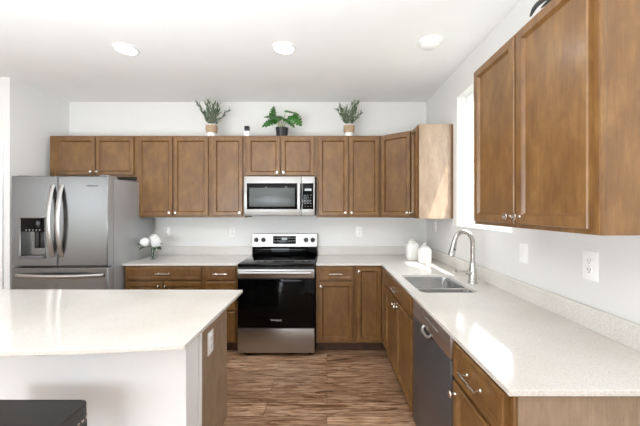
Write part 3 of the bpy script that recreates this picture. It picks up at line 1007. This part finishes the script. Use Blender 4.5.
# ------------------------------------------------------------------ ceiling fittings
def downlight(label, x, y, power=6.0):
    o = thing('recessed_light', label, 'ceiling light', (x, y, CZ), group='recessed ceiling lights')
    MB().lathe([(0.096, 0), (0.094, -0.006), (0.080, -0.010), (0.074, -0.004), (0.074, -0.001)], (0, 0, 0), seg=36, cap0=False, cap1=False).build('trim_ring', white_m, o)
    MB().lathe([(0.074, -0.005), (0.05, -0.0058), (0.01, -0.006)], (0, 0, 0), seg=36, cap0=True).build('lens', lamp_m, o)
    d = bpy.data.lights.new('lamp', 'AREA')
    d.shape = 'DISK'
    d.size = 0.14
    d.energy = power
    d.color = (1.0, 0.97, 0.93)
    l = bpy.data.objects.new('lamp', d)
    l.location = (0, 0, -0.014)
    l.parent = o
    COL.objects.link(l)
    return o
downlight('lit round recessed ceiling light nearer the refrigerator', -1.637, 2.46)
downlight('lit round recessed ceiling light in front of the range', -0.348, 2.446)
for x, y in ((-1.637, 0.3), (-0.348, 0.3), (-1.6, -2.2), (-4.2, -2.2), (-4.2, 0.6)):  # unseen lamps added for extra light, beyond the two real ones above
    downlight('unseen recessed ceiling light added out of view for extra light', x, y)
sd = thing('smoke_detector', 'round white domed smoke detector on the ceiling near the window wall', 'smoke detector', (0.805, 2.36, CZ))
MB().lathe([(0.098, 0), (0.098, -0.008), (0.088, -0.014), (0.078, -0.015)], (0, 0, 0), seg=36).build('base', plastic_white, sd)
MB().lathe([(0.072, -0.0145), (0.070, -0.028), (0.058, -0.036), (0.02, -0.040)], (0, 0, 0), seg=36).build('dome', plastic_white, sd)

# ------------------------------------------------------------------ plants on the wall cabinets
def olive_plant(label, x, y, seed, lean=0.0):
    rnd = random.Random(seed)
    o = thing('potted_plant', label, 'plant', (x, y, UZ1), group='grey-green plants in jute-wrapped pots')
    pot = MB().lathe([(0.040, 0), (0.044, 0.004), (0.056, 0.13), (0.060, 0.14), (0.056, 0.145), (0.050, 0.135), (0.046, 0.125)], (0, 0, 0), seg=28).build('pot', ceramic, o)
    MB().lathe([(0.0505, 0.052), (0.058, 0.056), (0.0645, 0.09), (0.063, 0.132), (0.057, 0.136)], (0, 0, 0), seg=28, cap0=False, cap1=False).build('jute_wrap', jute, pot)
    MB().lathe([(0.047, 0.118), (0.03, 0.122), (0.01, 0.124)], (0, 0, 0), seg=20).build('soil', soil_m, pot)
    mb = MB()
    for i in range(13):
        a_ = 2 * PI * i / 13 + rnd.uniform(-0.25, 0.25)
        sp = rnd.uniform(0.55, 1.1) * (1 if i % 3 else 0.35)
        Ln = rnd.uniform(0.19, 0.285)
        p0 = Vector((0.02 * math.cos(a_), 0.02 * math.sin(a_), 0.12))
        d0 = Vector((math.cos(a_) * sp * 0.64 + lean, math.sin(a_) * sp * 0.42, 1)).normalized()
        pts = []
        for k_ in range(7):
            t = k_ / 6
            pts.append(p0 + d0 * Ln * t + Vector((math.cos(a_), math.sin(a_) * 0.6, -0.3)) * 0.04 * sp * t * t)
        mb.tube(pts, [0.0028 - 0.0018 * k_ / 6 for k_ in range(7)], 5)
        for k_ in range(15):
            t = 0.18 + 0.82 * k_ / 14
            f = t * 6
            i0 = min(5, int(f))
            p = pts[i0].lerp(pts[i0 + 1], f - i0)
            td = (pts[i0 + 1] - pts[i0]).normalized()
            ph = k_ * 2.4 + i
            side = td.orthogonal().normalized()
            side = Matrix.Rotation(ph, 3, td) @ side
            dirv = (td * 0.95 + side * 0.55).normalized()
            mb.leaf(p, dirv, td, rnd.uniform(0.045, 0.068), 0.019, 0.05, 4)
    mb.build('foliage', leaf_olive, o, ang=80)
    return o
olive_plant('grey-green bushy plant in a jute-wrapped white pot nearer the refrigerator', -1.31, 3.43, 3)
olive_plant('grey-green bushy plant in a jute-wrapped white pot nearer the room corner', 0.25, 3.43, 11)

# broad split-leaf plant above the microwave
mo = thing('potted_plant', 'broad-leaved glossy green plant in a small black pot above the microwave', 'plant', (-0.512, 3.43, UZ1))
pt = MB().lathe([(0.055, 0), (0.060, 0.004), (0.070, 0.10), (0.073, 0.108), (0.068, 0.11), (0.062, 0.10)], (0, 0, 0), seg=28).build('pot', black_plastic, mo)
MB().lathe([(0.063, 0.095), (0.03, 0.098), (0.005, 0.1)], (0, 0, 0), seg=20).build('soil', soil_m, pt)
def monstera(parent, base, tip_dir, nrm, size):
    """heart-shaped blade with notched edges, midrib fold"""
    d = Vector(tip_dir).normalized()
    nrm = Vector(nrm); nrm = (nrm - d * nrm.dot(d)).normalized()
    s = d.cross(nrm)
    mb = MB()
    n = 28
    prev = None
    base = Vector(base)
    for sg in (-1, 1):
        rim = []
        spine = []
        for i in range(n + 1):
            t = i / n
            wv = (math.sin(PI * min(1, (t * 0.93 + 0.07) ** 0.62))) ** 0.8 * 0.46
            notch = 1.0
            ph = (t * 6.0) % 1.0
            if 0.15 < t < 0.88 and ph > 0.72:
                notch = 0.45
            ww_ = wv * notch
            back = -0.16 * (1 - t) ** 3
            x_ = t + back * (ww_ > 0.1)
            droop = -0.18 * t * t - 0.25 * ww_ * ww_
            rim.append(mb.bm.verts.new(base + (d * x_ + s * sg * ww_ + nrm * droop) * size))
            spine.append(mb.bm.verts.new(base + (d * t + nrm * (-0.18 * t * t)) * size))
        for i in range(n):
            mb.bm.faces.new((spine[i], spine[i + 1], rim[i + 1], rim[i]))
    return mb.build('leaf', leaf_green, parent, ang=60)
leaves = [  # attach point of the blade, direction of its tip, facing, size
    ((-0.075, -0.03, 0.20), (-0.85, -0.2, -0.42), (-0.2, -0.75, 0.6), 0.17),
    ((-0.045, -0.05, 0.22), (-0.9, -0.3, 0.05), (0.1, -0.6, 0.8), 0.15),
    ((-0.105, 0.00, 0.235), (0.25, 0.0, 0.97), (0.8, -0.5, 0.0), 0.13),
    ((0.055, -0.03, 0.30), (0.95, -0.1, -0.22), (0.1, -0.45, 0.9), 0.14),
    ((0.125, -0.03, 0.245), (0.65, -0.2, -0.72), (0.2, -0.95, 0.3), 0.16),
    ((0.055, -0.05, 0.20), (0.72, -0.3, -0.62), (0.4, -0.5, 0.7), 0.15),
    ((-0.01, 0.03, 0.215), (-0.4, 0.3, 0.5), (0, -0.8, 0.5), 0.10),
    ((-0.12, -0.02, 0.165), (-0.8, -0.2, -0.6), (-0.5, -0.5, 0.7), 0.10),
]
for b_, d__, n__, s__ in leaves:
    lf = monstera(mo, b_, d__, n__, s__)
    B_ = Vector(b_)
    p0 = Vector((B_.x * 0.12, B_.y * 0.2, 0.095))
    MB().tube([p0, p0.lerp(B_, 0.5) + Vector((-B_.x * 0.15, 0, 0.02)), B_], [0.0045, 0.0035, 0.0025], 7).build('stem', stem_green, mo)

# small two-tone device between the plants
dv = thing('small_camera', 'tiny white gadget with a square black head standing on the wall cabinets', 'gadget', (-0.905, 3.42, UZ1))
MB().box(-0.029, 0.029, -0.02, 0.02, 0.0, 0.072, 0.006).build('base', plastic_white, dv)
MB().box(-0.028, 0.028, -0.022, 0.018, 0.0725, 0.128, 0.008).build('head', black_plastic, dv)

# dark strap-leaved plant over the near wall cabinet
pl = thing('potted_plant', 'near-black strap-leaved plant drooping over the large wall cabinet nearest the camera', 'plant', (1.06, 1.20, UZ1))
MB().lathe([(0.05, 0), (0.055, 0.004), (0.065, 0.09), (0.067, 0.1), (0.06, 0.1), (0.056, 0.09)], (0, 0, 0), seg=24).build('pot', black_plastic, pl)
def strap(pts, w):
    mb = MB()
    pts = [Vector(p) - Vector((1.06, 1.20, UZ1)) for p in pts]
    # smooth the polyline
    for _ in range(2):
        q = [pts[0]]
        for a_, b_ in zip(pts, pts[1:]):
            q += [a_.lerp(b_, 0.25), a_.lerp(b_, 0.75)]
        q.append(pts[-1])
        pts = q
    n = len(pts)
    ws = [w * (0.5 + 0.5 * min(1, 3 * i / n)) * (1 - (i / (n - 1)) ** 3) + 0.0008 for i in range(n)]
    mb.tube(pts, ws, 8, 0.18, side=(0, 0.5, 0.9))
    return mb.build('leaf', leaf_dark, pl, ang=60)
strap([(1.05, 1.22, 2.36), (1.02, 1.29, 2.405), (0.972, 1.325, 2.392), (0.915, 1.325, 2.352), (0.888, 1.32, 2.297)], 0.017)
strap([(1.05, 1.20, 2.36), (1.0, 1.25, 2.385), (0.945, 1.262, 2.345), (0.898, 1.268, 2.300)], 0.014)
strap([(1.06, 1.19, 2.36), (1.02, 1.12, 2.43), (0.96, 1.08, 2.42), (0.91, 1.06, 2.35)], 0.015)
strap([(1.07, 1.21, 2.36), (1.10, 1.28, 2.45), (1.12, 1.36, 2.44), (1.13, 1.42, 2.36)], 0.015)
strap([(1.07, 1.19, 2.36), (1.11, 1.12, 2.45), (1.13, 1.05, 2.44), (1.13, 1.0, 2.36)], 0.015)

# ------------------------------------------------------------------ vase with white blooms
VX, VY = -1.905, 3.31
vs = thing('vase', 'small clear glass vase on the counter beside the refrigerator', 'vase', (VX, VY, CT1))
MB().lathe([(0.028, 0.0), (0.036, 0.004), (0.042, 0.03), (0.036, 0.07), (0.026, 0.10), (0.032, 0.125)], (0, 0, 0), seg=28, cap1=False).build('body', vase_glass, vs, ang=80)
def bloom(label, dx, dy, dz, r, seed, leaf_dirs):
    rnd = random.Random(seed)
    o = thing('flower', label, 'flower', (VX + dx * 0.15, VY + dy * 0.15, CT1 + 0.006), group='white blooms in the glass vase')
    cx_, cy_ = dx * 0.85, dy * 0.85
    zc = dz - 0.006
    MB().tube([(-dx * 0.04, -dy * 0.04, 0.0), (dx * 0.06, dy * 0.06, 0.105), (dx * 0.16, dy * 0.16, 0.13), (cx_, cy_, zc - r * 0.5)], 0.0032, 7).build('stem', leaf_bouquet, o)
    mb = MB()
    b = bmesh.new()
    bmesh.ops.create_icosphere(b, subdivisions=2, radius=r * 0.82)
    bmesh.ops.translate(b, verts=b.verts, vec=(cx_, cy_, zc))
    mb._merge(b)
    n = 90
    for i in range(n):
        z = 1 - 2 * (i + 0.5) / n
        th = i * 2.39996
        q = math.sqrt(1 - z * z)
        nv = Vector((q * math.cos(th), q * math.sin(th), z))
        c_ = Vector((cx_, cy_, zc)) + nv * r * rnd.uniform(0.86, 1.02)
        u = nv.orthogonal().normalized()
        v_ = nv.cross(u)
        a0 = rnd.uniform(0, 6)
        for k_ in range(4):
            a_ = a0 + k_ * PI / 2
            dr = u * math.cos(a_) + v_ * math.sin(a_)
            mb.leaf(c_, dr + nv * 0.35, nv, r * 0.27, r * 0.22, 0.15, 3)
    mb.build('bloom', petal_m, o, ang=80)
    mb = MB()
    for (lx, ly, lz, ln) in leaf_dirs:
        mb.leaf((cx_ * 0.75, cy_ * 0.75, zc - r * 0.85), (lx, ly, lz), (0, -0.3, 1), ln, ln * 0.55, 0.2, 6)
    if leaf_dirs:
        mb.build('leaves', leaf_bouquet, o, ang=80)
bloom('white ruffled bloom in the vase on the refrigerator side of the bunch', -0.070, -0.030, 0.190, 0.048, 1, [(-1, -0.35, 0.45, 0.10), (-0.8, -0.5, -0.3, 0.09), (-0.5, -1, -0.2, 0.08)])
bloom('white ruffled bloom in the middle of the vase, topmost of the bunch', -0.030, 0.070, 0.216, 0.050, 2, [(-0.3, 0.9, 0.2, 0.07)])
bloom('white ruffled bloom in the vase on the range side of the bunch', 0.058, -0.040, 0.188, 0.051, 3, [(1, -0.3, 0.6, 0.105), (0.9, -0.4, -0.2, 0.09), (0.3, -1, -0.25, 0.085)])

# ------------------------------------------------------------------ counter stool
st = thing('counter_stool', 'black leather counter stool with nailhead trim tucked at the island', 'stool', (-1.200, 1.06, 0))
sw_, sd_ = 0.222, 0.198
sz = 0.665
mb = MB()
mb.slab(rrect(-sw_, sw_, -sd_, sd_, 0.045, 5), [], sz - 0.072, sz)
seat = mb.build('seat', leather, st, ang=60)
md = seat.modifiers.new('bevel', 'BEVEL'); md.width = 0.018; md.segments = 4; md.limit_method = 'ANGLE'; md.angle_limit = math.radians(50)
MB().tube([(x * 0.965, y * 0.965, sz - 0.002) for x, y in rrect(-sw_, sw_, -sd_, sd_, 0.045, 5)] + [((sw_) * 0.965, (sd_ - 0.045) * 0.965, sz - 0.002)], 0.004, 8).build('piping', leather, seat)
mb = MB()
ring = rrect(-sw_, sw_, -sd_, sd_, 0.045, 5)
def along(ring, step):
    out = []
    acc = 0
    for a_, b_ in zip(ring, ring[1:] + ring[:1]):
        A, B = Vector((a_[0], a_[1], 0)), Vector((b_[0], b_[1], 0))
        Ls = (B - A).length
        if Ls < 1e-6:
            continue
        t = step - acc
        while t < Ls:
            out.append((A.lerp(B, t / Ls), (B - A).normalized().cross(Vector((0, 0, 1)))))
            t += step
        acc = (acc + Ls) % step
    return out
for p, nv in along(ring, 0.019):
    mb.lathe([(0.006, 0), (0.0052, 0.002), (0.002, 0.0036)], p + Vector((0, 0, sz - 0.055)), nv, 8)
mb.build('nailhead_trim', nickel, seat)
MB().box(-sw_ + 0.012, sw_ - 0.012, -sd_ + 0.012, sd_ - 0.012, sz - 0.12, sz - 0.0725).build('seat_frame', black_wood, st)
for sx in (-1, 1):
    for sy in (-1, 1):
        MB().tube([(sx * (sw_ - 0.035), sy * (sd_ - 0.035), sz - 0.074), (sx * (sw_ - 0.01), sy * (sd_ - 0.01), 0)], [0.022, 0.016], 4).build('leg', black_wood, st)
for sx in (-1, 1):
    MB().box(sx * (sw_ - 0.02) - 0.01, sx * (sw_ - 0.02) + 0.01, -sd_ + 0.03, sd_ - 0.03, 0.24, 0.27).build('stretcher', black_wood, st)
for sy in (-1, 1):
    MB().box(-sw_ + 0.03, sw_ - 0.03, sy * (sd_ - 0.02) - 0.01, sy * (sd_ - 0.02) + 0.01, 0.17, 0.20).build('stretcher', black_wood, st)
